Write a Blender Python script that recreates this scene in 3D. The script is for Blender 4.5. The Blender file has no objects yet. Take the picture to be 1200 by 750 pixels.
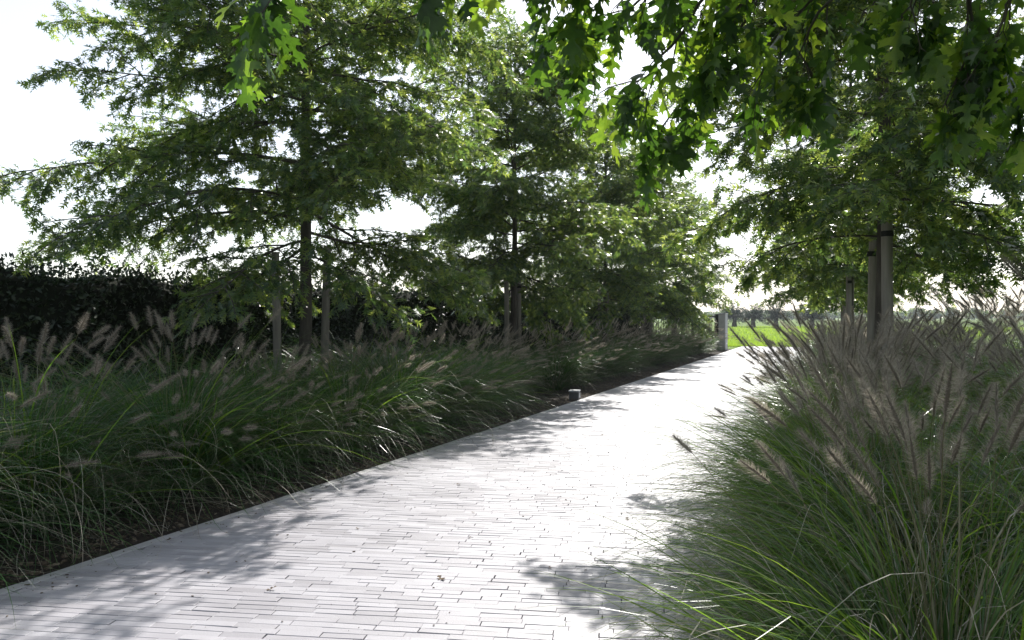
import bpy, math, random
import numpy as np
from mathutils import Vector
from mathutils.geometry import tessellate_polygon
R = math.radians
rng = np.random.default_rng(7)
random.seed(7)
sc = bpy.context.scene
COL = sc.collection

# ------------------------------------------------------------------ mesh helpers
class MB:
    """collects vertices and faces, builds ONE mesh"""
    def __init__(self):
        self.v = []; self.f = []; self.n = 0
    def add(self, V, F, mat=0, smooth=False):
        V = np.asarray(V, dtype=np.float64).reshape(-1, 3)
        F = np.asarray(F, dtype=np.int64)
        self.v.append(V); self.f.append((F + self.n, mat, smooth)); self.n += len(V)
    def data(self, name, mats):
        me = bpy.data.meshes.new(name)
        V = np.concatenate(self.v) if self.v else np.zeros((0, 3))
        me.vertices.add(len(V)); me.vertices.foreach_set('co', V.astype(np.float32).ravel())
        nl = sum(f.size for f, _, _ in self.f); npoly = sum(len(f) for f, _, _ in self.f)
        li = np.concatenate([f.ravel() for f, _, _ in self.f])
        tot = np.concatenate([np.full(len(f), f.shape[1]) for f, _, _ in self.f])
        mi = np.concatenate([np.full(len(f), m) for f, m, _ in self.f])
        sm = np.concatenate([np.full(len(f), s) for f, _, s in self.f])
        st = np.concatenate([[0], np.cumsum(tot)[:-1]])
        me.loops.add(nl); me.polygons.add(npoly)
        me.loops.foreach_set('vertex_index', li.astype(np.int32))
        me.polygons.foreach_set('loop_start', st.astype(np.int32))
        me.polygons.foreach_set('loop_total', tot.astype(np.int32))
        me.polygons.foreach_set('material_index', mi.astype(np.int32))
        me.polygons.foreach_set('use_smooth', sm.astype(bool))
        for m in mats: me.materials.append(m)
        me.update(calc_edges=True)
        return me
    def build(self, name, mats, parent=None):
        o = bpy.data.objects.new(name, self.data(name, mats)); COL.objects.link(o)
        if parent is not None: o.parent = parent
        return o
    # shapes
    def box(self, x0, x1, y0, y1, z0, z1, bev=0.0, mat=0):
        if bev <= 0:
            V = [(x, y, z) for z in (z0, z1) for (x, y) in ((x0, y0), (x1, y0), (x1, y1), (x0, y1))]
            F = [(0, 3, 2, 1), (4, 5, 6, 7), (0, 1, 5, 4), (1, 2, 6, 5), (2, 3, 7, 6), (3, 0, 4, 7)]
            self.add(V, F, mat); return
        b = bev; rings = []
        for z, i in ((z0, b), (z0 + b, 0), (z1 - b, 0), (z1, b)):
            xa, xb, ya, yb = x0 + i, x1 - i, y0 + i, y1 - i
            rings += [(xa + b, ya, z), (xb - b, ya, z), (xb, ya + b, z), (xb, yb - b, z), (xb - b, yb, z), (xa + b, yb, z), (xa, yb - b, z), (xa, ya + b, z)]
        self.add(rings, [(k * 8 + i, k * 8 + (i + 1) % 8, k * 8 + 8 + (i + 1) % 8, k * 8 + 8 + i) for k in range(3) for i in range(8)], mat)
        self.add(rings[:8], [tuple(range(7, -1, -1))], mat); self.add(rings[24:], [tuple(range(8))], mat)
    def tube(self, pts, rad, n=6, mat=0, cap=True, smooth=True):
        pts = np.asarray(pts, float); k = len(pts)
        rad = np.broadcast_to(np.asarray(rad, float), (k,))
        T = np.gradient(pts, axis=0); T /= np.linalg.norm(T, axis=1)[:, None] + 1e-9
        ref = np.array([0, 0, 1.0]) if abs(T[0, 2]) < .9 else np.array([1.0, 0, 0])
        A = np.cross(T, ref); A /= np.linalg.norm(A, axis=1)[:, None] + 1e-9
        B = np.cross(T, A)
        a = np.arange(n) * 2 * math.pi / n
        V = pts[:, None] + rad[:, None, None] * (np.cos(a)[None, :, None] * A[:, None] + np.sin(a)[None, :, None] * B[:, None])
        F = [(r * n + i, r * n + (i + 1) % n, (r + 1) * n + (i + 1) % n, (r + 1) * n + i) for r in range(k - 1) for i in range(n)]
        self.add(V.reshape(-1, 3), F, mat, smooth)
        if cap and n > 3:
            self.add(V[-1], [tuple(range(n))], mat, False)

def tag(o, label=None, cat=None, group=None, kind=None):
    if label: o['label'] = label
    if cat: o['category'] = cat
    if group: o['group'] = group
    if kind: o['kind'] = kind
    return o
def empty(name, loc, rz=0, sc_=1.0):
    o = bpy.data.objects.new(name, None); COL.objects.link(o)
    o.empty_display_size = .2
    o.location = loc; o.rotation_euler = (0, 0, rz); o.scale = (sc_,) * 3
    return o
def child(name, me, parent):
    o = bpy.data.objects.new(name, me); COL.objects.link(o); o.parent = parent
    return o
def copy_tree(o, parent=None):
    c = o.copy(); COL.objects.link(c); c.parent = parent
    for ch in list(o.children): copy_tree(ch, c)
    return c

# ------------------------------------------------------------------ materials
def new_mat(name):
    m = bpy.data.materials.new(name); m.use_nodes = True
    nt = m.node_tree; nt.nodes.clear()
    out = nt.nodes.new('ShaderNodeOutputMaterial')
    return m, nt, out
def N(nt, typ, **kw):
    n = nt.nodes.new(typ)
    for k, v in kw.items():
        if k in n.inputs: n.inputs[k].default_value = v
        else: setattr(n, k, v)
    return n
def ramp(nt, fac, stops):
    r = nt.nodes.new('ShaderNodeValToRGB'); e = r.color_ramp.elements
    while len(e) < len(stops): e.new(.5)
    for i, (p, c) in enumerate(stops):
        e[i].position = p; e[i].color = (*c, 1)
    nt.links.new(fac, r.inputs[0]); return r.outputs[0]
def leafy(name, stops, tstops, trans=.4, rough=.5, spec=.4, mottle=0):
    """thin leaf: reflecting skin plus light passing through, one tint per leaf"""
    m, nt, out = new_mat(name); L = nt.links.new
    geo = N(nt, 'ShaderNodeNewGeometry')
    fac = geo.outputs['Random Per Island']
    if mottle:
        tc = N(nt, 'ShaderNodeTexCoord'); no = N(nt, 'ShaderNodeTexNoise', Scale=mottle, Detail=4, Roughness=.7); L(tc.outputs['Object'], no.inputs['Vector'])
        mm = N(nt, 'ShaderNodeMath', operation='MULTIPLY_ADD'); L(no.outputs[0], mm.inputs[0]); mm.inputs[1].default_value = .7; mm.inputs[2].default_value = -.35
        ad = N(nt, 'ShaderNodeMath', operation='ADD', use_clamp=True); L(fac, ad.inputs[0]); L(mm.outputs[0], ad.inputs[1]); fac = ad.outputs[0]
    c = ramp(nt, fac, stops)
    t = ramp(nt, fac, tstops)
    p = N(nt, 'ShaderNodeBsdfPrincipled', Roughness=rough); p.inputs['Specular IOR Level'].default_value = spec
    L(c, p.inputs['Base Color'])
    tr = N(nt, 'ShaderNodeBsdfTranslucent'); L(t, tr.inputs['Color'])
    mx = N(nt, 'ShaderNodeMixShader'); mx.inputs[0].default_value = trans
    L(p.outputs[0], mx.inputs[1]); L(tr.outputs[0], mx.inputs[2]); L(mx.outputs[0], out.inputs[0])
    return m
def rough_mat(name, stops, scale=6, rough=.8, bump=.3, bscale=None, detail=6, coord='Object', stretch=None, spec=.3, dist=.01, island=False):
    m, nt, out = new_mat(name); L = nt.links.new
    tc = N(nt, 'ShaderNodeTexCoord'); src = tc.outputs[coord]
    if stretch:
        mp = N(nt, 'ShaderNodeMapping'); mp.inputs['Scale'].default_value = stretch; L(src, mp.inputs[0]); src = mp.outputs[0]
    n1 = N(nt, 'ShaderNodeTexNoise', Scale=scale, Detail=detail, Roughness=.6); L(src, n1.inputs['Vector'])
    fac = n1.outputs[0]
    if island:
        geo = N(nt, 'ShaderNodeNewGeometry')
        mm = N(nt, 'ShaderNodeMix'); mm.inputs[0].default_value = .3
        L(fac, mm.inputs[2]); L(geo.outputs['Random Per Island'], mm.inputs[3]); fac = mm.outputs[0]
    c = ramp(nt, fac, stops)
    p = N(nt, 'ShaderNodeBsdfPrincipled', Roughness=rough); p.inputs['Specular IOR Level'].default_value = spec
    L(c, p.inputs['Base Color'])
    n2 = N(nt, 'ShaderNodeTexNoise', Scale=bscale or scale * 4, Detail=8, Roughness=.65); L(src, n2.inputs['Vector'])
    b = N(nt, 'ShaderNodeBump', Strength=bump, Distance=dist); L(n2.outputs[0], b.inputs['Height']); L(b.outputs[0], p.inputs['Normal'])
    L(p.outputs[0], out.inputs[0])
    return m

M = {}
M['oak'] = leafy('oak_leaf', [(0, (.034, .064, .036)), (.5, (.048, .088, .044)), (.85, (.07, .115, .045)), (1, (.11, .15, .045))],
                 [(0, (.12, .22, .05)), (.5, (.24, .38, .06)), (.8, (.46, .58, .09)), (1, (.62, .72, .14))], .44, .32, .6)
M['oak_big'] = leafy('oak_leaf_close', [(0, (.014, .034, .014)), (.6, (.024, .060, .018)), (1, (.05, .11, .025))],  # dark tints carry the crown's shade, the few bright ones backlight
                     [(0, (.05, .125, .010)), (.5, (.13, .27, .020)), (.75, (.30, .50, .03)), (1, (.48, .66, .05))], .40, .42, .45, mottle=45)
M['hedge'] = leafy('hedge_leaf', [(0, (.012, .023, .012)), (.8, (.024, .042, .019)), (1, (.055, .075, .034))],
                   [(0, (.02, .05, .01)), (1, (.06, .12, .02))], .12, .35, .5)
M['hedge_core'] = rough_mat('hedge_light_block', [(.3, (.008, .010, .007)), (.7, (.02, .024, .014))], 9, .9, .8, 30, spec=.1)  # solid dark core added inside the hedge to block light
M['blade'] = leafy('grass_blade', [(0, (.014, .052, .014)), (.6, (.030, .095, .022)), (.88, (.06, .13, .03)), (.92, (.20, .19, .13)), (1, (.34, .31, .22))],
                   [(0, (.05, .18, .02)), (.88, (.16, .34, .04)), (.92, (.28, .25, .14)), (1, (.40, .34, .22))], .36, .30, .6)
M['fresh'] = leafy('fresh_blade', [(0, (.06, .13, .02)), (1, (.12, .19, .03))], [(0, (.20, .40, .03)), (1, (.36, .52, .05))], .45, .45, .4)
M['straw'] = leafy('straw_blade', [(0, (.24, .21, .15)), (.5, (.42, .39, .31)), (1, (.62, .59, .50))], [(0, (.30, .27, .18)), (1, (.55, .50, .40))], .35, .5, .3)
M['blade_near'] = leafy('grass_blade_sunlit', [(0, (.026, .070, .018)), (.5, (.060, .125, .030)), (.85, (.105, .17, .042)), (.9, (.22, .21, .13)), (1, (.38, .35, .25))],  # lighter copy of the grass blade: sunlight on the near clumps put into colour
                        [(0, (.10, .26, .025)), (.85, (.30, .48, .06)), (.9, (.30, .27, .15)), (1, (.45, .40, .28))], .38, .30, .6)
M['spike'] = leafy('flower_bristle', [(0, (.20, .175, .145)), (.5, (.34, .305, .255)), (1, (.52, .48, .42))],
                   [(0, (.28, .24, .19)), (1, (.66, .59, .48))], .5, .6, .2)
M['stem'] = leafy('flower_stem', [(0, (.10, .12, .05)), (1, (.22, .19, .10))], [(0, (.1, .12, .04)), (1, (.2, .18, .08))], .2, .5, .3)
M['bark'] = rough_mat('oak_bark', [(.25, (.035, .030, .026)), (.55, (.085, .075, .064)), (.8, (.15, .14, .12))], 10, .85, .7, 40, stretch=(1, 1, .18), dist=.02)
M['stake'] = rough_mat('weathered_stake_wood', [(.2, (.11, .10, .088)), (.5, (.235, .215, .19)), (.8, (.38, .355, .32))], 14, .8, .4, 60, stretch=(1, 1, .07), dist=.006)
M['strap'] = rough_mat('black_rubber', [(.3, (.012, .012, .013)), (.7, (.03, .03, .03))], 20, .6, .1)
M['brick'] = rough_mat('pale_clay_brick', [(.22, (.25, .238, .255)), (.5, (.372, .36, .385)), (.75, (.44, .43, .455))], 1.3, .46, .35, 90, spec=.5, dist=.004, island=True)
M['edging'] = rough_mat('concrete_edging', [(.25, (.36, .355, .36)), (.75, (.46, .45, .455))], 5, .6, .3, 120, spec=.4, dist=.004)
M['joint'] = rough_mat('joint_sand', [(.3, (.05, .045, .04)), (.7, (.11, .10, .085))], 30, .95, .5, 150)
M['soil'] = rough_mat('dark_soil', [(.25, (.018, .014, .011)), (.55, (.045, .035, .027)), (.8, (.085, .068, .052))], 14, .95, 1.0, 45, dist=.03)
M['chip'] = rough_mat('bark_chip', [(.2, (.035, .026, .019)), (.5, (.10, .075, .05)), (.85, (.26, .22, .16))], 4, .9, .3, 60, island=True)
M['lawn'] = rough_mat('meadow_turf', [(.25, (.07, .125, .016)), (.55, (.105, .17, .022)), (.8, (.15, .21, .035))], .35, .9, 1.0, 25, dist=.05, spec=.1)
M['lawnblade'] = leafy('meadow_blade', [(0, (.06, .13, .012)), (1, (.12, .20, .03))], [(0, (.30, .50, .04)), (1, (.50, .66, .08))], .5, .5, .2)
M['concrete'] = rough_mat('pier_render', [(.25, (.30, .30, .305)), (.75, (.43, .43, .43))], 3, .75, .2, 60)
M['darkmetal'] = rough_mat('anthracite_metal', [(.3, (.022, .024, .028)), (.7, (.035, .037, .042))], 8, .5, .1, spec=.5)
M['lightbody'] = rough_mat('lamp_housing', [(.3, (.06, .062, .066)), (.7, (.10, .10, .105))], 8, .45, .1, spec=.5)
M['lightcap'] = rough_mat('lamp_aluminium', [(.3, (.36, .37, .38)), (.7, (.48, .49, .5))], 8, .4, .1, spec=.5)
M['willow'] = leafy('willow_leaf', [(0, (.025, .036, .032)), (1, (.055, .07, .058))], [(0, (.04, .06, .04)), (1, (.08, .12, .07))], .25, .5, .3)
M['wood'] = leafy('far_leaf', [(0, (.05, .075, .035)), (1, (.10, .13, .06))], [(0, (.14, .22, .06)), (1, (.28, .38, .12))], .45, .6, .2)  # lightened: distance haze put into the leaf colour
M['dry'] = rough_mat('dry_leaf', [(.3, (.06, .04, .025)), (.7, (.16, .11, .06))], 12, .8, .3)

# ------------------------------------------------------------------ layout (metres; path runs along +Y, camera above the origin)
XL, XR = -4.02, -0.50          # edges of the brick path
Y0, Y1 = -5.0, 41.0
CAM_H = 1.45
HAZE = .0004

# ------------------------------------------------------------------ ground
def sheet(name, x0, x1, y0, y1, z, mat, nx=1, ny=1, amp=0, kind='structure'):
    xs = np.linspace(x0, x1, nx + 1); ys = np.linspace(y0, y1, ny + 1)
    X, Y = np.meshgrid(xs, ys); Z = np.full_like(X, z)
    if amp:
        e = np.minimum(np.minimum(X - x0, x1 - X), .3) / .3
        Z = Z + amp * (rng.random(X.shape) * .5 + .5) * np.clip(e, 0, 1)
    V = np.stack([X, Y, Z], -1).reshape(-1, 3)
    F = [(j * (nx + 1) + i, j * (nx + 1) + i + 1, (j + 1) * (nx + 1) + i + 1, (j + 1) * (nx + 1) + i) for j in range(ny) for i in range(nx)]
    b = MB(); b.add(V, F, 0, bool(amp)); o = b.build(name, [mat]); tag(o, kind=kind); return o
g = sheet('ground', -2500, 2500, -2500, 2500, -.030, M['lawn'])
sheet('path_base', XL - .02, XR + .02, Y0, Y1, -.016, M['joint'])
sheet('soil', -8.9, XL - .085, Y0, 37.2, -.022, M['soil'], 60, 400, .05)
sheet('soil', XR + .085, 3.2, Y0, 37.2, -.022, M['soil'], 40, 300, .05)

def make_path():
    """slim clinker bricks on edge, courses laid a little askew to the path and cut at its borders"""
    b = MB(); pitch = .0565; Lb = .207; gap = .0030; c = .0016
    A = R(14); ca, sa = math.cos(A), math.sin(A)
    V = []; v = Y0 * ca + .3
    def lim(vv): return (XL + vv * sa) / ca, (XR + vv * sa) / ca
    while v < Y1 * ca + 1.4:
        lo = min(lim(v)[0], lim(v + pitch)[0]); hi = max(lim(v)[1], lim(v + pitch)[1])
        u = lo - rng.random() * Lb
        while u < hi:
            ua, ub = u + gap * rng.uniform(.1, .36), u + Lb - gap * rng.uniform(.1, .36)
            va, vb = v + gap * rng.uniform(.15, .75), v + pitch - gap * rng.uniform(.15, .75)
            u += Lb * (1 + rng.normal() * .012)
            z = rng.normal() * .0008; tx, ty = rng.normal(size=2) * .0006
            P = []
            for (k, zz) in ((0, -.022), (0, -c), (c, 0)):
                for (pu, pv, sx, sy) in ((ua + k, va + k, -1, -1), (ub - k, va + k, 1, -1), (ub - k, vb - k, 1, 1), (ua + k, vb - k, -1, 1)):
                    l0, l1 = lim(pv); q = min(max(pu, l0 + k), l1 - k)
                    P.append((q * ca - pv * sa, q * sa + pv * ca, z + zz + (tx * sx + ty * sy if zz > -.02 else 0)))
            if math.dist(P[8], P[9]) + math.dist(P[10], P[11]) < .05 or P[8][1] > Y1 or P[8][1] < Y0: continue
            V += P
        v += pitch
    V = np.array(V); nb = len(V) // 12
    base = [(k * 4 + i, k * 4 + (i + 1) % 4, k * 4 + 4 + (i + 1) % 4, k * 4 + 4 + i) for k in range(2) for i in range(4)] + [(8, 9, 10, 11)]
    F = (np.array(base)[None] + (np.arange(nb) * 12)[:, None, None]).reshape(-1, 4)
    b.add(V, F); o = b.build('path', [M['brick']]); tag(o, kind='structure')
make_path()
b = MB()
for xa, xb in ((XL - .085, XL - .004), (XR + .004, XR + .085)):
    y = Y0
    while y < Y1:
        b.box(xa, xb, y + .002, min(y + .998, Y1), -.08, .001 + rng.normal() * .0008, .004); y += 1.0
tag(b.build('path_edging', [M['edging']]), kind='structure')

def frames(D, Nn):
    """orthonormal leaf frames from tip directions and rough normals"""
    D = D / (np.linalg.norm(D, axis=1)[:, None] + 1e-9)
    S = np.cross(D, Nn); S /= np.linalg.norm(S, axis=1)[:, None] + 1e-9
    return D, S, np.cross(S, D)
def scatter(b, T, F, P, D, Nn, size, mat=0, fold=0, smooth=False):
    """place template T (x side, y along, z up) at P with direction D"""
    D, S, U = frames(D, Nn)
    T = np.asarray(T, float)
    V = P[:, None] + size[:, None, None] * (T[None, :, 0:1] * S[:, None] + T[None, :, 1:2] * D[:, None] + T[None, :, 2:3] * U[:, None])
    F = np.asarray(F); n = len(P)
    FF = (F[None] + (np.arange(n) * len(T))[:, None, None]).reshape(-1, F.shape[1])
    b.add(V.reshape(-1, 3), FF, mat, smooth)
def unit(n):
    v = rng.normal(size=(n, 3)); return v / np.linalg.norm(v, axis=1)[:, None]

SPILL = True
# bark chips and crumbs on the strips of open soil
b = MB(); n = 5200
P = np.empty((n, 3)); P[:, 0] = np.where(rng.random(n) < .85, XL - .09 - np.abs(rng.normal(size=n)) * .35, XR + .09 + rng.random(n) * .4)
P[:, 1] = 2 + 30 * rng.random(n) ** 1.5; P[:, 2] = .012 + .012 * rng.random(n)
T = [(-.5, -.28, 0), (.5, -.33, 0), (.42, .3, 0), (-.46, .25, 0), (-.4, -.2, .22), (.42, -.25, .2), (.35, .2, .22), (-.36, .2, .2)]
F = [(4, 5, 6, 7), (0, 1, 5, 4), (1, 2, 6, 5), (2, 3, 7, 6), (3, 0, 4, 7)]
scatter(b, T, F, P, unit(n) * (1, 1, .3), np.tile([0, 0, 1.], (n, 1)) + .5 * unit(n), .012 + .03 * rng.random(n) ** 2)
n = 900; P = np.empty((n, 3)); P[:, 0] = np.where(rng.random(n) < .55, XL - .06 + np.abs(rng.normal(size=n)) * .16, XL + (XR - XL) * rng.random(n)); P[:, 1] = 2.5 + 22 * rng.random(n) ** 1.4; P[:, 2] = .003
scatter(b, T, F, P, unit(n) * (1, 1, .1), np.tile([0, 0, 1.], (n, 1)) + .2 * unit(n), .004 + .016 * rng.random(n) ** 4)
tag(b.build('bark_chips', [M['chip']]), kind='stuff', label='dark bark chips and crumbs on the soil and strewn along the path', cat='bark chips')

# ------------------------------------------------------------------ oak trees
LEAF_T = np.array([(0, 0, 0), (0, .22, 0), (0, .45, .015), (0, .68, .01), (0, 1, -.06),
                   (-.20, .30, .03), (.20, .28, .03), (-.40, .58, .04), (.40, .55, .04), (-.30, .86, .0), (.31, .84, .0), (-.05, .70, .005), (.05, .70, .005)])
LEAF_F = [(0, 1, 5), (1, 0, 6), (1, 2, 7), (2, 1, 8), (2, 3, 9), (3, 2, 10), (11, 12, 4)]
def curve(p, d, L, n, droop=0., wob=.0):
    pts = [np.array(p, float)]; d = np.array(d, float); d /= np.linalg.norm(d)
    for i in range(n):
        d = d + np.array([0, 0, -droop / n]) + rng.normal(size=3) * wob
        d /= np.linalg.norm(d); pts.append(pts[-1] + d * L / n)
    return np.array(pts), d
def at_curve(pts, u):
    k = min(int(u * (len(pts) - 1)), len(pts) - 2); f = u * (len(pts) - 1) - k
    return pts[k] * (1 - f) + pts[k + 1] * f, (pts[k + 1] - pts[k]) / (np.linalg.norm(pts[k + 1] - pts[k]) + 1e-9)
def oak(H, h0, nprim, rmax, dens=1.0, leaf=.125, tr=.075, LT=LEAF_T, LF=LEAF_F, leafmat='oak', arms=None, seed=1, lowdroop=.55, skew=0., top=.70):
    global rng
    keep = rng; rng = np.random.default_rng(seed)
    tb = MB(); cb = MB()
    k = 12; zs = np.linspace(-.1, H, k)
    tp = np.stack([np.cumsum(rng.normal(size=k) * .012), np.cumsum(rng.normal(size=k) * .012), zs], 1); tp[0, :2] = tp[1, :2] = 0
    trd = tr * (1 - np.clip(zs / H, 0, 1)) ** .8 + .006; trd[0] *= 1.35
    tb.tube(tp, trd, 10)
    def trunk_at(h):
        return np.array([np.interp(h, zs, tp[:, 0]), np.interp(h, zs, tp[:, 1]), h])
    LP, LD, LN = [], [], []
    def leaves_on(pts, step, u0=0.):
        L = np.linalg.norm(np.diff(pts, axis=0), axis=1).sum(); m = max(1, int(L * (1 - u0) / step))
        for j in range(m):
            u = u0 + (1 - u0) * (j + rng.random()) / m
            p, d = at_curve(pts, min(u, .999))
            side = np.cross(d, [0, 0, 1.0]); sg = 1 if j % 2 else -1
            dd = d * .6 + side * sg * rng.uniform(.4, 1.) + rng.normal(size=3) * .35 + np.array([0, 0, -.25])
            LP.append(p + rng.normal(size=3) * .02); LD.append(dd); LN.append(np.array([0, 0, 1.0]) + rng.normal(size=3) * .55)
    def secondary(p, d, L, lvl):
        pts, _ = curve(p, d, L, 5, droop=.35, wob=.07)
        (tb if L > .5 else cb).tube(pts, np.linspace(.0045 + .006 * L, .0025, len(pts)), 4, 0 if L > .5 else 1, False)
        leaves_on(pts, .036 / dens, .12)
        m = int(L / .10)
        for j in range(m):
            u = (j + .6) / (m + .3); q, dd = at_curve(pts, min(u, .98))
            side = np.cross(dd, [0, 0, 1.0]); sg = 1 if (j + lvl) % 2 else -1
            d2 = dd * .65 + side * sg * rng.uniform(.4, .9) + np.array([0, 0, rng.normal() * .38 - .08])
            l2 = rng.uniform(.14, .32) * (1.15 - .5 * u)
            tw, _ = curve(q, d2, l2, 2, .3, .08)
            cb.tube(tw, (.0028, .0022, .0016), 3, 1, False)
            leaves_on(tw, .029 / dens, .05)
    def primary(p, d, L, droop, r0):
        n = max(5, int(L / .3)); pts, _ = curve(p, d, L, n, droop, .06)
        tb.tube(pts, np.linspace(r0, .003, n + 1), 6, 0, True)
        m = max(3, int(L / .155))
        for j in range(m):
            u = .14 + .86 * (j + .5 * rng.random()) / m; q, dd = at_curve(pts, min(u, .985))
            side = np.cross(dd, [0, 0, 1.0]); sg = 1 if j % 2 else -1
            d2 = dd * .75 + side * sg * rng.uniform(.55, 1.) + np.array([0, 0, rng.normal() * .38 + .03])
            secondary(q, d2, min(.22 + .42 * (1 - u) * L + rng.uniform(0, .18), 1.0), j)
        secondary(pts[-1], pts[-1] - pts[-2], .4, 0)
    for i in range(nprim):
        u = (i + rng.random() * .7) / nprim; h = h0 + (H - .25 - h0) * u
        az = i * 2.39996 + rng.normal() * .25
        prof = np.interp(u, [0, .12, .35, .6, .8, 1], [.80, 1, .96, top, top * .68, .22])
        L = rmax * prof * rng.uniform(.78, 1.08) * (1 + skew * math.cos(az - 2.9))
        el = np.interp(u, [0, .2, .5, .8, 1], [-.04, .12, .36, .66, 1.05]) + rng.normal() * .20
        primary(trunk_at(h), (math.cos(az) * math.cos(el), math.sin(az) * math.cos(el), math.sin(el)), L, np.interp(u, [0, .25, 1], [lowdroop, .28, .05]), .006 + .0055 * L)
    if arms: arms(tb, cb, trunk_at)
    LP, LD, LN = np.array(LP), np.array(LD), np.array(LN)
    scatter(cb, LT, LF, LP, LD, LN, leaf * rng.uniform(.65, 1.15, len(LP)), 0)
    rng = keep
    print('oak leaves', len(LP))
    return tb.data('trunk', [M['bark']]), cb.data('crown', [M[leafmat], M['bark']])

oakA = oak(7.6, 2.05, 62, 2.8, seed=11, dens=1.2, leaf=.125, lowdroop=.4, skew=.24, top=.96)
oakB = oak(6.9, 2.0, 60, 2.65, seed=23, dens=1.3, leaf=.13, lowdroop=.35, top=.98)
oakE = oak(6.9, 1.9, 54, 2.65, seed=78, dens=1.25, leaf=.13, lowdroop=.45, top=.92)
oakC = oak(7.4, 2.1, 56, 1.95, seed=37, dens=1.45, leaf=.13, top=.9, lowdroop=.3)

def place_oak(data, x, y, rz, s, label):
    o = empty('oak_tree', (x, y, 0), rz, s)
    child('trunk', data[0], o); child('crown', data[1], o)
    tag(o, label, 'tree', 'young oaks lining the path'); return o
left = [(8.02, 1.08), (14.95, 1.0), (21.8, 1.0), (27.6, .97), (32.8, .95)]
nth = ['young oak on the left verge, nearest of its row and widest crown', 'second oak from the camera in the left verge row',
       'third oak from the camera in the left verge row', 'fourth oak from the camera in the left verge row',
       'last oak of the left verge row, close to the metal fence']
for i, (y, s) in enumerate(left):
    place_oak((oakA, oakB, oakE, oakB, oakE)[i], -6.0, y, [0, 2.2, 4.4, .3, 5.3][i], s, nth[i])
right = [(8.28, .46, 1.0), (15.8, .33, .98), (23.4, .4, .95), (30.5, .4, .95)]
nthr = ['young oak with dark crown behind the right grass bank, nearest in view', 'second oak on the right, low foliage hanging over the path end',
        'third oak along the right edge, mostly hidden behind nearer crowns', 'farthest oak along the right edge, seen between nearer crowns']
for i, (y, x, s) in enumerate(right):
    place_oak((oakC, oakC, oakC, oakC)[i], x, y, [.9, 3.6, 2.0, 5.0][i], s, nthr[i])

# stakes: two per tree, either side along the row
def stake_mesh(h, r):
    b = MB(); zs = np.array([-.3, .2, .9, 1.6, h - .02, h])
    b.tube(np.stack([np.cumsum(rng.normal(size=6) * .003), np.cumsum(rng.normal(size=6) * .003), zs], 1), [r * 1.02, r * 1.01, r, r * .985, r * .97, r * .88], 14)
    return b.data('tree_stake', [M['stake']])
def strap_mesh(r, z):
    b = MB(); b.tube([(0, 0, z), (0, 0, z + .05)], [r, r], 14, cap=False)
    b.tube([(0, 0, z), (0, 0, z + .05)], [r - .004, r - .004], 14, cap=False)
    return b.data('strap', [M['strap']])
stk = [stake_mesh(2.22, .047), stake_mesh(2.36, .050)]; stp = [strap_mesh(.052, 2.06), strap_mesh(.055, 2.18)]
where = ['of the nearest left oak', 'of the second left oak', 'of the third left oak', 'of the fourth left oak', 'of the last left oak',
         'of the nearest right oak', 'of the second right oak', 'of the third right oak', 'of the farthest right oak']
for i, (x, y) in enumerate([(-6.0, y) for y, s in left] + [(x, y) for y, x, s in right]):
    for k, dy in enumerate((-.40, .40)):
        r = (i + k) % 2
        o = bpy.data.objects.new('tree_stake', stk[r]); COL.objects.link(o)
        o.location = (x + rng.normal() * .015 + ((.055, -.10)[k] if i == 5 else 0), y + dy, 0); o.rotation_euler = (rng.normal() * .012, rng.normal() * .012, rng.random() * 6)
        tag(o, 'round grey wooden stake on the %s side %s' % (('near', 'far')[k], where[i]), 'stake', 'stakes beside the oaks')
        child('strap', stp[r], o)

# ------------------------------------------------------------------ oak standing beside the camera: its boughs hang into the top of the view
BIG_O = [(.010, .10), (.085, .125), (.205, .195), (.160, .215), (.195, .285), (.105, .275), (.050, .345), (.075, .415), (.190, .455), (.335, .560), (.270, .565), (.305, .665), (.215, .625),
         (.125, .585), (.055, .635), (.075, .695), (.155, .750), (.230, .865), (.165, .835), (.165, .925), (.100, .860), (.048, .865), (.055, .925), (.092, 1.01), (.030, .985)]
def big_leaf(fold, droop, curl):
    poly = [(0, 0)] + BIG_O + [(0, 1.08), (0, .86), (0, .64), (0, .345), (0, .15)]
    tris = tessellate_polygon([[Vector((x, y, 0)) for x, y in poly]])
    V = []; F = []
    for sg in (-1, 1):
        n0 = len(V)
        V += [(sg * x, y, fold * x - (curl + .1 * sg) * x * x + .07 * math.sin(y * 3) - droop * y * y) for x, y in poly]
        for a, b_, c in tris:
            (x1, y1), (x2, y2), (x3, y3) = poly[a], poly[b_], poly[c]
            up = (x2 - x1) * (y3 - y1) - (x3 - x1) * (y2 - y1) > 0
            F.append((n0 + a, n0 + b_, n0 + c) if up == (sg > 0) else (n0 + a, n0 + c, n0 + b_))
    # merge the two midribs so that one leaf is one piece
    key = {}; W = []; idx = []
    for v in V:
        q = (round(v[0], 5), round(v[1], 5)); 
        if q not in key: key[q] = len(W); W.append(v)
        idx.append(key[q])
    return np.array(W), [tuple(idx[t] for t in f) for f in F]
BIG = [big_leaf(.30, .14, .3), big_leaf(.10, .35, .5), big_leaf(.55, .05, .1)]
BT, BF = BIG[0]
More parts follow.
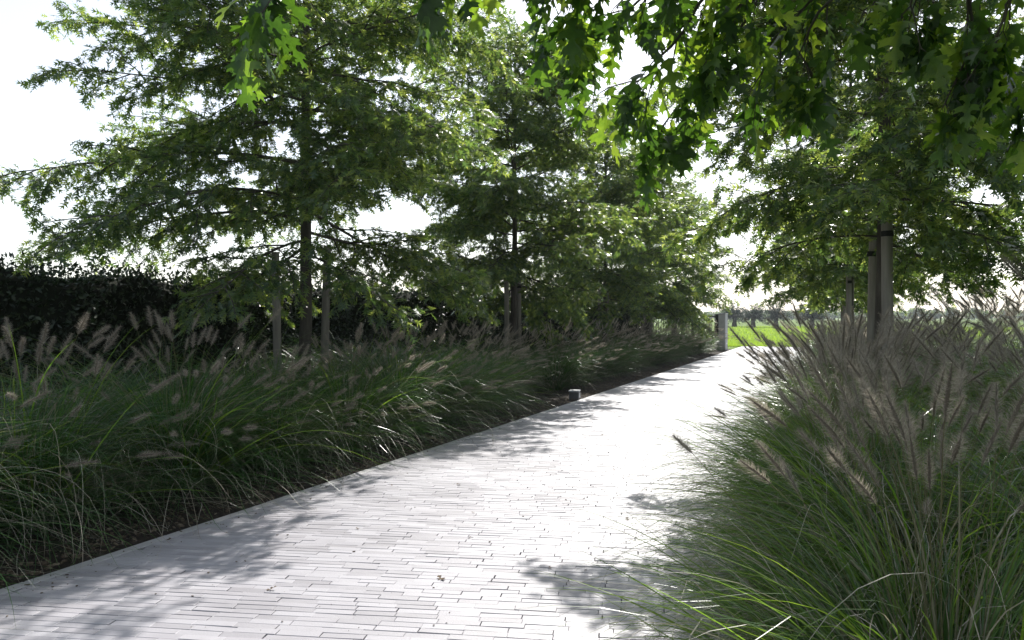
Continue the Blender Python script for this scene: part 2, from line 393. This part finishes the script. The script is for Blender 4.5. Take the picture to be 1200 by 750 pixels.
TWIGS = [
    [(-0.25, 2.81, 2.71), (-0.49, 2.82, 2.55), (-0.7, 2.79, 2.38), (-0.82, 2.79, 2.32)],
    [(-0.3, 2.68, 2.61), (-0.53, 2.59, 2.38), (-0.69, 2.53, 2.42), (-0.79, 2.49, 2.35)],
    [(-0.31, 2.79, 2.54), (-0.48, 2.77, 2.29), (-0.59, 2.78, 2.18), (-0.67, 2.75, 2.09)],
    [(-0.22, 3.15, 2.56), (-0.4, 3.07, 2.27), (-0.52, 3.02, 2.12), (-0.6, 2.99, 2.02)],
    [(-0.44, 2.52, 2.62), (-0.60, 2.46, 2.53), (-0.71, 2.41, 2.49), (-0.80, 2.38, 2.49)],
    [(-0.95, 2.1, 2.7), (-1.2, 1.94, 2.55), (-1.33, 1.83, 2.43), (-1.45, 1.79, 2.36)],
    [(-0.8, 2.26, 2.6), (-0.92, 2.22, 2.55), (-1.0, 2.19, 2.49), (-1.04, 2.17, 2.46)],
    [(0.11, 3.28, 2.79), (-0.07, 3.21, 2.5), (-0.21, 3.15, 2.35), (-0.28, 3.12, 2.17)],
    [(0.11, 3.17, 2.62), (-0.04, 3.11, 2.4), (-0.13, 3.08, 2.27), (-0.04, 3.11, 2.15)],
    [(-0.04, 3.0, 2.7), (-0.21, 2.94, 2.52), (-0.32, 2.89, 2.4), (-0.4, 2.86, 2.21)],
    [(0.41, 2.97, 2.67), (0.43, 2.98, 2.33), (0.42, 2.97, 2.19), (0.36, 2.95, 2.02)],
    [(0.42, 3.08, 2.62), (0.48, 3.11, 2.33), (0.53, 3.13, 2.19), (0.61, 3.16, 2.07)],
    [(0.62, 2.95, 2.62), (0.54, 2.92, 2.4), (0.52, 2.91, 2.29), (0.49, 2.9, 2.19)],
    [(0.38, 3.39, 2.92), (0.26, 3.34, 2.69), (0.2, 3.32, 2.56), (0.11, 3.28, 2.46)],
    [(-0.21, 3.04, 2.81), (-0.3, 3.01, 2.62), (-0.36, 2.98, 2.52), (-0.45, 2.95, 2.43)],
    [(0.29, 3.03, 2.71), (0.32, 3.04, 2.54), (0.29, 3.03, 2.42), (0.23, 3.01, 2.33)],
]
TW_DENS = [(10, .4), (10, .45), (7, .55), (6, .6), (5, .6), (4, .84), (3, .88), (8, .5), (6, .55), (8, .5), (7, .5), (6, .5), (5, .5), (5, .5), (8, .5), (5, .5)]   # side twigs per bough and where they start
def arms(tb, cb, trunk_at):
    P, D, Nn, S = [], [], [], []
    for ti, tw in enumerate(TWIGS):
        dn_, u0_ = TW_DENS[ti]
        tw = np.array(tw) - np.array([R0X, R0Y, -.04 if ti in (5, 6) else -.15])
        root = trunk_at(min(3.0, max(2.1, tw[0, 2] + .1)))
        k0 = tw[0] * .5 + root * .5 + np.array([0, 0, .12])
        ctrl = np.array([root, k0, *tw]); t = np.arange(len(ctrl)); tt = np.linspace(0, len(ctrl) - 1, 16)
        pts = np.stack([np.interp(tt, t, ctrl[:, c]) for c in range(3)], 1)
        for _ in range(2): pts[1:-1] = (pts[:-2] + 2 * pts[1:-1] + pts[2:]) / 4
        pts += rng.normal(size=pts.shape) * .006
        tb.tube(pts, np.linspace(.010, .0026, 16), 6)
        def put(p, d, sz=None):
            dn = d * .35 + rng.normal(size=3) * .38 + np.array([0, 0, -1.0])
            q = p + rng.normal(size=3) * .012
            st = dn / np.linalg.norm(dn)
            cb.tube([p, q + st * .035], (.0016, .0012), 3, 1, False)
            P.append(q + st * .03); D.append(dn); Nn.append(rng.normal(size=3) * .7 + np.array([.1, -.5, .3])); S.append(sz or rng.uniform(.11, .185))
        for j in range(dn_):
            u = u0_ + (.985 - u0_) * (j + rng.random() * .7) / dn_; p, d = at_curve(pts, u)
            if j % 6 < 5:
                sd = np.cross(d, [0, 0, 1.]) * (1 if j % 2 else -1)
                t2, _ = curve(p, d * .6 + sd * rng.uniform(.3, .9) + np.array([0, 0, rng.uniform(-.5, .25)]), rng.uniform(.1, .24), 4, .5, .08)
                cb.tube(t2, np.linspace(.003, .0016, 5), 4, 1, False)
                for q in ((.45, .7, .85, .97, .99) if dn_ > 2 else (.8, .99)): 
                    if rng.random() < .8: pp, dd = at_curve(t2, q); put(pp, dd)
            else: put(p, d)
        for q in range(5 if dn_ > 2 else 3): put(pts[-1], pts[-1] - pts[-2])
    cb_scatter.append((np.array(P), np.array(D), np.array(Nn), np.array(S)))
    
    A = cb_scatter[-1]
    for k in range(3): scatter(cb, BIG[k][0], BIG[k][1], A[0][k::3], A[1][k::3], A[2][k::3], A[3][k::3], 0, smooth=True)
cb_scatter = []
R0X, R0Y = .55, 1.35
oakD = oak(7.4, 3.0, 38, 2.45, dens=.75, seed=51, leaf=.17, LT=BT, LF=BF, leafmat='oak_big', arms=arms, lowdroop=.05)
place_oak(oakD, R0X, R0Y, 0, 1.0, 'oak beside the camera whose big lobed leaves hang across the top of the view')

# ------------------------------------------------------------------ fountain grass
def blades(n, L0, L1, w0, w1, t0=(.05, .5), t1=(1.2, 2.5), K=8, base=.13, wind=(0, 0), curl=.0):
    az = rng.random(n) * 2 * math.pi
    th0 = t0[0] + (t0[1] - t0[0]) * rng.random(n) ** .8; th1 = t1[0] + (t1[1] - t1[0]) * rng.random(n)
    L = rng.uniform(L0, L1, n) * (1 - .25 * rng.random(n) ** 2)
    r = base * np.sqrt(rng.random(n)); a2 = az + rng.normal(size=n) * .7
    p = np.stack([r * np.cos(a2), r * np.sin(a2), np.zeros(n)], 1)
    drift = rng.normal(size=n) * .35; ph = rng.random(n) * 6; cu = curl * rng.random(n) ** 3
    w = rng.uniform(w0, w1, n); tw = rng.random(n) * 1.2 - .6
    V = np.empty((n, K + 1, 2, 3))
    for k in range(K + 1):
        u = k / K
        a = az + drift * u + cu * np.sin(ph + 5 * u)
        th = th0 + (th1 - th0) * u ** 1.5 + cu * np.sin(ph * 2 + 6 * u)
        d = np.stack([np.sin(th) * np.cos(a), np.sin(th) * np.sin(a), np.cos(th)], 1)
        d[:, 0] += wind[0] * u; d[:, 1] += wind[1] * u; d /= np.linalg.norm(d, axis=1)[:, None]
        s = np.stack([-np.sin(a), np.cos(a), np.zeros(n)], 1); c = np.cross(s, d)
        s = s * np.cos(tw)[:, None] + c * np.sin(tw * (.3 + u))[:, None]
        ww = w * (1 - u ** 2.2) * (.55 + .45 * min(1, u * 4)) * .5 + .0002
        V[:, k, 0] = p - s * ww[:, None]; V[:, k, 1] = p + s * ww[:, None]
        p = p + d * (L / K)[:, None]
        p[:, 2] = np.maximum(p[:, 2], .01 + .03 * rng.random(n))
    f = np.array([(2 * k, 2 * k + 1, 2 * k + 3, 2 * k + 2) for k in range(K)])
    F = (f[None] + (np.arange(n) * 2 * (K + 1))[:, None, None]).reshape(-1, 4)
    return V.reshape(-1, 3), F
def spike(th0, th1, L, plume, nb=190, bl=.019, bw=.0011):
    """one flower spike along +X: wiry stem with a bottlebrush of bristles; returns stem and brush arrays"""
    K = 12; p = np.zeros(3); pts = [p]; dirs = []; sway = rng.normal() * .4
    for k in range(K):
        u = k / K; th = th0 + (th1 - th0) * u ** 2.8
        d = np.array([math.sin(th), sway * u * u + rng.normal() * .02, math.cos(th)]); d /= np.linalg.norm(d)
        p = p + d * L / K; pts.append(p); dirs.append(d)
    pts = np.array(pts); u0 = 1 - plume / L
    m = MB(); m.tube(pts, np.linspace(.0016, .0009, K + 1), 3, 1, False)
    us = np.linspace(u0, .999, 6); cp = np.array([at_curve(pts, u)[0] for u in us])
    m.tube(cp, [.0015, .0042, .0050, .0046, .0034, .001], 5, 0)
    P = np.empty((nb, 3)); D = np.empty((nb, 3)); q = rng.random(nb)
    for j in range(nb):
        u = u0 + (1 - u0) * q[j]; P[j], d = at_curve(pts, min(u, .999))
        n = np.cross(d, rng.normal(size=3)); n /= np.linalg.norm(n) + 1e-9
        D[j] = d * rng.uniform(.3, 1.0) + n
    sz = bl * (1.05 - .55 * q ** 3) * (.55 + .45 * np.minimum(1, q * 6)) * rng.uniform(.6, 1.25, nb)
    scatter(m, [(-bw / bl * .5, .0, 0), (bw / bl * .5, 0, 0), (0, 1, 0)], [(0, 1, 2)], P, D, unit(nb), sz, 0)
    return m
def spike_set(tilts, Ls, nb, bl, bw):
    return [spike(t, min(t + rng.uniform(.25, 1.0), 1.6), l * rng.uniform(.92, 1.05), rng.uniform(.11, .165), nb, bl, bw) for t, l in zip(tilts, Ls)]
TILT = [.03, .10, .18, .26, .36, .46, .58, .70, .85, 1.0]
LEN = [1.2, 1.26, 1.28, 1.3, 1.32, 1.32, 1.32, 1.32, 1.28, 1.25]
near_spikes = spike_set(TILT, LEN, 460, .033, .0010)
far_spikes = spike_set(TILT, LEN, 110, .031, .0026)
near_spike_data = [m.data('flower_spike', [M['spike'], M['stem']]) for m in near_spikes]
def far_spike_mesh(n, lean):
    b = MB()
    for i in range(n):
        k = int(rng.integers(len(far_spikes))) if rng.random() < .5 else int(rng.integers(4, len(far_spikes))); m = far_spikes[k]
        a = rng.random() * 2 * math.pi if rng.random() > lean else rng.normal() * .6
        ca, sa = math.cos(a), math.sin(a); Rm = np.array([[ca, -sa, 0], [sa, ca, 0], [0, 0, 1]]); s = rng.uniform(.82, 1.05)
        off = np.array([rng.normal() * .07, rng.normal() * .07, 0]); base = b.n
        Vall = np.concatenate(m.v) @ Rm.T * s + off
        b.v.append(Vall); b.n += len(Vall)
        for f, mt, sm in m.f: b.f.append((f + base, mt, sm))
    return b.data('flower_spikes', [M['spike'], M['stem']])
def blade_data(n, wind, near):
    b = MB()
    if near:
        q = 1.35 if near == 2 else 1.0   # the nearest right clumps get coarser blades
        V, F = blades(int(n * .44), .8, 1.35, .0035 * q, .0065 * q, t0=(.05, .65), t1=(1.4, 2.7), wind=wind, K=10, curl=.15); b.add(V, F)
        V, F = blades(int(n * .32), .7, 1.35, .003 * q, .0058 * q, t0=(.4, 1.35), t1=(1.7, 3.0), wind=wind, K=11, curl=.4); b.add(V, F)
        V, F = blades(int(n * (.14 if near == 2 else .05)), .8, 1.4, .006, .012, t0=(.1, 1.1), t1=(1.0, 2.4), wind=wind, K=12, curl=.15); b.add(V, F, 1)
        V, F = blades(int(n * (.28 if near == 2 else .10)), .8, 1.65, .0024, .0044 if near == 2 else .0034, t0=(.2, 1.3), t1=(1.9, 4.0), wind=wind, K=16, curl=1.1); b.add(V, F, 2)
    else:
        V, F = blades(int(n * .6), .75, 1.25, .006, .010, t0=(.05, .65), t1=(1.4, 2.7), wind=wind, K=6); b.add(V, F)
        V, F = blades(int(n * .4), .55, 1.1, .005, .009, t0=(.35, 1.25), t1=(1.7, 2.9), wind=wind, K=6); b.add(V, F)
        V, F = blades(int(n * .12), .7, 1.2, .004, .007, t0=(.1, 1.0), t1=(1.8, 3.4), wind=wind, K=8, curl=.5); b.add(V, F, 2)
    return b.data('leaf_blades', [M['blade_near' if near == 2 else 'blade'], M['fresh'], M['straw']])
near_blades = [blade_data(2400, (-.24, -.16), 2) for _ in range(4)]
mid_blades = [blade_data(2400, (.08, -.04), 1) for _ in range(4)]
far_blades = [blade_data(1200, (.12, -.05), 0) for _ in range(3)]
far_bunch = [far_spike_mesh(56, .7) for _ in range(4)]

def clump(x, y, z, s, detail, nsp, label, group, lean, ks=1.0):
    """lean: None = fountain on all sides, else preferred azimuth of the spikes"""
    o = empty('fountain_grass', (x, y, z), 0, s)
    tag(o, label, 'ornamental grass', group, 'thing')
    if detail == 'far':
        i = int(rng.integers(3)); bl = child('leaf_blades', far_blades[i], o); tag(bl, kind='stuff'); bl.rotation_euler.z = rng.normal() * .5
        sp = child('flower_spikes', far_bunch[int(rng.integers(4))], o); tag(sp, kind='stuff'); sp.rotation_euler.z = (lean or 0) + rng.normal() * .3
        return o
    src = near_blades if detail == 'near' else mid_blades
    bl = child('leaf_blades', src[int(rng.integers(4))], o); tag(bl, kind='stuff')
    bl.rotation_euler.z = rng.random() * 6.28 if detail == 'far' else rng.normal() * .4
    for j in range(nsp):
        k = int(rng.integers(len(TILT)))
        c = child('flower_spike', near_spike_data[k], o)
        if lean is None and y < 7 and k > 4 and rng.random() < .8: k = int(rng.integers(5))
        if lean is None and y < 7: k = min(k, 6)
        if lean is not None and ks > .8 and rng.random() < .6: k = int(rng.integers(4, len(TILT)))
        c.data = near_spike_data[k]
        a = rng.random() * 2 * math.pi if (lean is None or rng.random() < .3) else lean + rng.normal() * .65
        if lean is None and k > 3 and -2.6 < (a + math.pi) % (2 * math.pi) - math.pi < -.7: a = math.pi - .4 * rng.random()
        q = rng.random() * 6.28; rr = .1 * rng.random()
        c.location = (rr * math.cos(q), rr * math.sin(q), 0); c.rotation_euler = (0, 0, a); c.scale = (rng.uniform(.85, 1.1) * ks,) * 3
    return o
SPECIAL_L = [(0, 12.2, 13.42, 'fountain grass clump hanging over the small path light'), (0, 34.98, 36.2, 'last fountain grass clump of the left bed, right in front of the grey pier'),
             (1, 7.6, 8.65, 'fountain grass clump at the foot of the nearest left oak'), (1, 14.5, 15.55, 'fountain grass clump at the foot of the second left oak')]
SPECIAL_R = [(0, 2.5, 3.4, 'nearest fountain grass clump on the right, long pale arching blades over the path corner'), (1, 3.5, 4.5, 'big fountain grass clump at the right picture edge, behind the nearest one'),
             (0, 8.1, 9.0, 'fountain grass clump hiding the foot of the nearest right oak and its stakes')]
# left bed: two staggered rows leaning towards the path
i = 0
for row, x0 in enumerate((-5.14, -6.1)):
    y = 2.6 + row * .5
    while y < 36.2:
        d = 'mid' if y < 12 else 'far'
        lab = ('fountain grass clump in the front row of the left bed' if row == 0 else 'fountain grass clump in the back row of the left bed, under the oaks')
        for (r_, ya, yb, l_) in SPECIAL_L:
            if r_ == row and ya <= y < yb: lab = l_
        clump(x0 + rng.normal() * .1 - (.32 if row == 0 and 12.2 < y < 14.2 else 0), y + rng.normal() * .08, .0, rng.uniform(1.12, 1.46) * (1, 1.0)[row] * (1 if y < 12 else .84), d, (62, 20)[row], lab, 'fountain grass clumps along the left bed', -.15, (.83, .62)[row])
        y += 1.22 if row == 0 else 1.05
# right bank
for row, (x0, ys, ye, st) in enumerate(((.18, 2.55, 36, .95), (1.15, 3.9, 36, 1.0), (2.15, 5.8, 16, 1.1))):
    y = ys
    while y < ye:
        d = 'near' if y < 8.5 else ('mid' if y < 13 else 'far')
        lab = 'fountain grass clump in the right bank, row %s' % ('along the path edge', 'behind the front row', 'farthest from the path')[row]
        for (r_, ya, yb, l_) in SPECIAL_R:
            if r_ == row and ya <= y < yb: lab = l_
        clump(x0 + rng.normal() * .08, y + rng.normal() * .08, .03, rng.uniform(1.0, 1.1) * (.98 if y < 4 else 1.05, 1.1, 1.36)[row], d, 48, lab, 'fountain grass clumps on the right bank', None)
        y += st

# ------------------------------------------------------------------ hedge behind the left bed
def make_hedge():
    b = MB(); x0, x1, y0, y1, h = -8.7, -7.75, 1.0, 37.0, 2.02
    n = 56000
    # leaf positions on front face, top, and back
    yy = y0 + (y1 - y0) * rng.random(n) ** 1.35; f = rng.random(n)
    P = np.empty((n, 3)); Nn = np.empty((n, 3))
    fr = f < .60; tp = (f >= .60) & (f < .9); bk = f >= .9
    bump = .06 * np.sin(yy * 2.3) + .05 * np.sin(yy * 5.1 + 1)
    P[:, 1] = yy
    P[:, 0] = np.where(fr, x1 + bump - .12 * rng.random(n) ** 2 + .05, np.where(bk, x0 - .02, x0 + (x1 - x0) * rng.random(n)))
    P[:, 2] = np.where(tp, h + .05 * np.sin(yy * 3.7) - .15 + .20 * rng.random(n) ** 2.5, h * rng.random(n) ** .9)
    Nn[:] = np.where(fr[:, None], (1., 0, .3), np.where(tp[:, None], (.1, 0, 1.), (-1., 0, .2)))
    D = unit(n) * .8 + Nn * .5 + np.array([0, 0, .3])
    T = [(0, 0, 0), (-.26, .4, .04), (.26, .4, .04), (0, 1, -.05)]
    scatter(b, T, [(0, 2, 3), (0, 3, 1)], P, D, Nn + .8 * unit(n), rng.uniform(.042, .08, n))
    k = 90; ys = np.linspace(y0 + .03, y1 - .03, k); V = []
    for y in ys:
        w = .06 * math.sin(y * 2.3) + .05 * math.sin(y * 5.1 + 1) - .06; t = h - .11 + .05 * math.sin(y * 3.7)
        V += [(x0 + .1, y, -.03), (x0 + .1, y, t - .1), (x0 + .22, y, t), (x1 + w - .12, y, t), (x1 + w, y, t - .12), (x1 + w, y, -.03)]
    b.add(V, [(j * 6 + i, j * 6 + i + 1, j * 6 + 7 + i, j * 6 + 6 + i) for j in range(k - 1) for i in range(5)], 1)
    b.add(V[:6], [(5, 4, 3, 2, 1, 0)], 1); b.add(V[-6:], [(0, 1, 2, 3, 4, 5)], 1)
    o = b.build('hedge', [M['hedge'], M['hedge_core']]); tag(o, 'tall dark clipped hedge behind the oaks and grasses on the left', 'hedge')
make_hedge()

# ------------------------------------------------------------------ fence, pier, path light
f = empty('metal_fence', (-4.62, 36.4, 0))
tag(f, 'dark metal fence of thin upright bars ending at the grey pier', 'fence')
b = MB(); b.box(-5.0, -.20, -.02, .02, 1.46, 1.52); b.box(-5.0, -.20, -.02, .02, .12, .17); b.build('rail', [M['darkmetal']], f)
b = MB(); x = -4.95
while x < -.22: b.box(x - .01, x + .01, -.009, .009, .17, 1.46); b.box(x - .01, x + .01, -.009, .009, 1.52, 1.60); x += .115
b.build('bar_panel', [M['darkmetal']], f)
b = MB(); b.box(-.198, .0, -.10, .10, -.05, 1.60, .008); b.build('post', [M['darkmetal']], f)
b = MB(); b.box(-5.2, -5.005, -.10, .10, -.05, 1.60, .008); b.build('post', [M['darkmetal']], f)
b = MB(); b.box(-.15, .15, -.7, .16, -.05, 1.58, .01); b.box(-.17, .17, -.72, .18, 1.582, 1.63, .008)
o = b.build('gate_pier', [M['concrete']]); o.location = (-4.45, 36.45, 0); tag(o, 'light grey rendered pier at the far end of the left bed', 'pier')

pl = empty('path_light', (-4.2, 13.35, 0), R(8)); tag(pl, 'small square lamp block standing on the soil at the left path edge', 'path light')
b = MB(); b.box(-.085, .085, -.085, .085, -.02, .135, .006); b.build('housing', [M['lightbody']], pl)
b = MB(); b.box(-.095, .095, -.095, .095, .136, .165, .006); b.build('cap', [M['lightcap']], pl)
b = MB(); b.box(.086, .094, -.06, .06, .03, .12, .002); b.build('lens', [M['lightcap']], pl)

# ------------------------------------------------------------------ dry leaves and twigs lying on the path
def dry_leaf():
    V = BT.copy(); V[:, 2] = .25 * np.abs(V[:, 0]) + .12 * np.sin(V[:, 1] * 4 + rng.random() * 3) + .05 + .1 * rng.random(); V[:, 1] -= .5
    b = MB(); b.add(V, BF, 0, True); return b.data('fallen_leaf', [M['dry']])
dl = [dry_leaf() for _ in range(3)]
for j, (x, y, s) in enumerate([(-2.98, 6.15, .055), (-2.0, 3.9, .075), (-2.75, 3.4, .06), (-2.45, 5.3, .035), (-1.35, 5.55, .06), (-3.5, 5.9, .03), (-1.9, 7.3, .05), (-2.2, 4.7, .03), (-3.0, 4.6, .03), (-1.5, 4.3, .035), (-3.3, 8.6, .05), (-2.6, 9.4, .04)]):
    o = bpy.data.objects.new('fallen_leaf', dl[j % 3]); COL.objects.link(o)
    o.location = (x, y, .004); o.rotation_euler = (0, 0, rng.random() * 6.28); o.scale = (s,) * 3
    tag(o, 'small curled dry leaf lying on the pale brick path', 'leaf', 'dry leaves scattered on the path')

# ------------------------------------------------------------------ far field: meadow blades, pollard willows, woodland
b = MB(); n = 48000
yy = 41.05 + 95 * rng.random(n) ** 2.2; xx = -6 + (10 + .35 * (yy - 41)) * rng.random(n) - .1 * (yy - 41)
V = np.empty((n, 3, 3)); hgt = rng.uniform(.04, .13, n) ; a = rng.random(n) * 6.28; w = .014 + .0006 * (yy - 41)
base = np.stack([xx, yy, np.full(n, -.03)], 1)
V[:, 0] = base - np.stack([np.cos(a), np.sin(a), 0 * a], 1) * w[:, None]; V[:, 1] = base + np.stack([np.cos(a), np.sin(a), 0 * a], 1) * w[:, None]
V[:, 2] = base + np.stack([rng.normal(size=n) * .03, rng.normal(size=n) * .03, hgt], 1)
b.add(V.reshape(-1, 3), np.arange(3 * n).reshape(-1, 3)); o = b.build('meadow_grass', [M['lawnblade']])
tag(o, 'short bright green meadow grass beyond the end of the path', 'grass', kind='stuff')

def pollard(seed):
    global rng
    keep = rng; rng = np.random.default_rng(seed)
    t = MB(); t.tube([(0, 0, -.1), (.03, 0, .5), (0, .05, .9), (.05, 0, 1.35), (.05, .02, 1.6)], [.42, .33, .29, .36, .30], 10)
    c = MB(); P = []; D = []
    for k in range(130):
        d = rng.normal(size=3); d[2] = abs(d[2]) * 1.3 - .32; d /= np.linalg.norm(d)
        pts, _ = curve((.05 + d[0] * .3, d[1] * .3, 1.5 + .2 * d[2]), d, rng.uniform(1.2, 2.3), 5, .35, .08)
        c.tube(pts, np.linspace(.02, .006, 6), 3, 1, False)
        for j in range(32):
            p, dd = at_curve(pts, .15 + .84 * rng.random()); P.append(p + rng.normal(size=3) * .09); D.append(dd + rng.normal(size=3) * .6)
    n = len(P); scatter(c, [(0, 0, 0), (-.2, .5, 0), (.2, .5, 0), (0, 1, 0)], [(0, 2, 3), (0, 3, 1)], np.array(P), np.array(D), unit(n), rng.uniform(.14, .26, n))
    rng = keep
    return t.data('trunk', [M['bark']]), c.data('crown', [M['willow'], M['bark']])
pw = [pollard(3), pollard(4)]
for j, (x, y, s, lab) in enumerate([(-10.6, 121, 1.02, 'pollard willow in the meadow, left of the two in the gap'), (-7.3, 120.5, 1.0, 'pollard willow in the meadow, right of the two in the gap'),
                                    (-14.0, 128, 1.1, 'pollard willow in the meadow just right of the grey pier'), (-2.5, 122, 1.0, 'pollard willow in the meadow behind the right oaks')]):
    o = empty('willow_tree', (x, y, 0), j * 2.0, s); child('trunk', pw[j % 2][0], o); child('crown', pw[j % 2][1], o)
    tag(o, lab, 'willow', 'pollard willows in the meadow')

def woodland():
    b = MB(); P = []; 
    for az in np.arange(-62, 40, .9):
        r = 430 + rng.uniform(-35, 60); h = rng.uniform(3.5, 6.5); w = rng.uniform(4, 6.5)
        a = R(az + rng.uniform(-.4, .4)); c = np.array([r * math.sin(a), r * math.cos(a), 0])
        m = 420; q = unit(m) * (rng.random(m) ** .4)[:, None]
        P.append(c + np.stack([q[:, 0] * w * (1 - .3 * q[:, 2]), q[:, 1] * w, h * .56 + q[:, 2] * h * .46], 1))
        b.tube([c, c + (0, 0, h * .6)], [.28, .12], 5, 1)
    P = np.concatenate(P); P[:, 2] = np.abs(P[:, 2]); n = len(P)
    scatter(b, [(-.5, 0, 0), (.5, .1, 0), (.35, .9, 0), (-.4, 1, .1)], [(0, 1, 2, 3)], P, unit(n), unit(n), rng.uniform(.5, 1.2, n))
    o = b.build('far_woodland', [M['wood'], M['bark']]); tag(o, 'hazy line of far trees beyond the meadow', 'woodland', kind='stuff')
woodland()

# ------------------------------------------------------------------ summer haze over the fields
b = MB(); b.box(-700, 700, -60, 700, -1.2, 14)
m, nt, out = new_mat('haze_air')
pv = N(nt, 'ShaderNodeVolumePrincipled', Density=HAZE); pv.inputs['Color'].default_value = (.86, .91, 1, 1); pv.inputs['Anisotropy'].default_value = .15
nt.links.new(pv.outputs[0], out.inputs['Volume'])
tag(b.build('haze', [m]), kind='stuff')

# ------------------------------------------------------------------ light, sky, camera
SUN_AZ, SUN_EL = R(-5), R(42)        # azimuth from the path direction, towards its left
sd = Vector((math.sin(SUN_AZ) * math.cos(SUN_EL), math.cos(SUN_AZ) * math.cos(SUN_EL), math.sin(SUN_EL)))
sl = bpy.data.lights.new('sun', 'SUN'); sl.energy = 5.0; sl.angle = R(.53); sl.color = (1, .965, .91)
so = bpy.data.objects.new('sun', sl); COL.objects.link(so); so.rotation_euler = sd.to_track_quat('Z', 'Y').to_euler(); so.location = sd * 60
w = bpy.data.worlds.new('World'); sc.world = w; w.use_nodes = True
nt = w.node_tree; bg = nt.nodes['Background']
sk = nt.nodes.new('ShaderNodeTexSky'); sk.sky_type = 'NISHITA'; sk.sun_disc = False
sk.sun_elevation = SUN_EL; sk.sun_rotation = SUN_AZ; sk.dust_density = 1.0; sk.air_density = 1.0; sk.ozone_density = 1.0
hs = nt.nodes.new('ShaderNodeHueSaturation'); hs.inputs['Saturation'].default_value = .5   # milky summer haze
nt.links.new(sk.outputs[0], hs.inputs['Color']); nt.links.new(hs.outputs[0], bg.inputs[0]); bg.inputs[1].default_value = .135

cam = bpy.data.cameras.new('camera'); co = bpy.data.objects.new('camera', cam); COL.objects.link(co)
cam.lens = 27.72; cam.sensor_width = 36; cam.clip_start = .05; cam.clip_end = 6000
co.location = (0, 0, CAM_H); co.rotation_euler = (R(89.81), 0, R(22)); sc.camera = co

sc.render.engine = 'CYCLES'
sc.cycles.use_denoising = True
sc.cycles.max_bounces = 8; sc.cycles.transmission_bounces = 6; sc.cycles.diffuse_bounces = 4; sc.cycles.transparent_max_bounces = 8
vs = sc.view_settings; vs.view_transform = 'Standard'; vs.look = 'None'; vs.gamma = 1; vs.use_curve_mapping = False
vs.exposure = .7
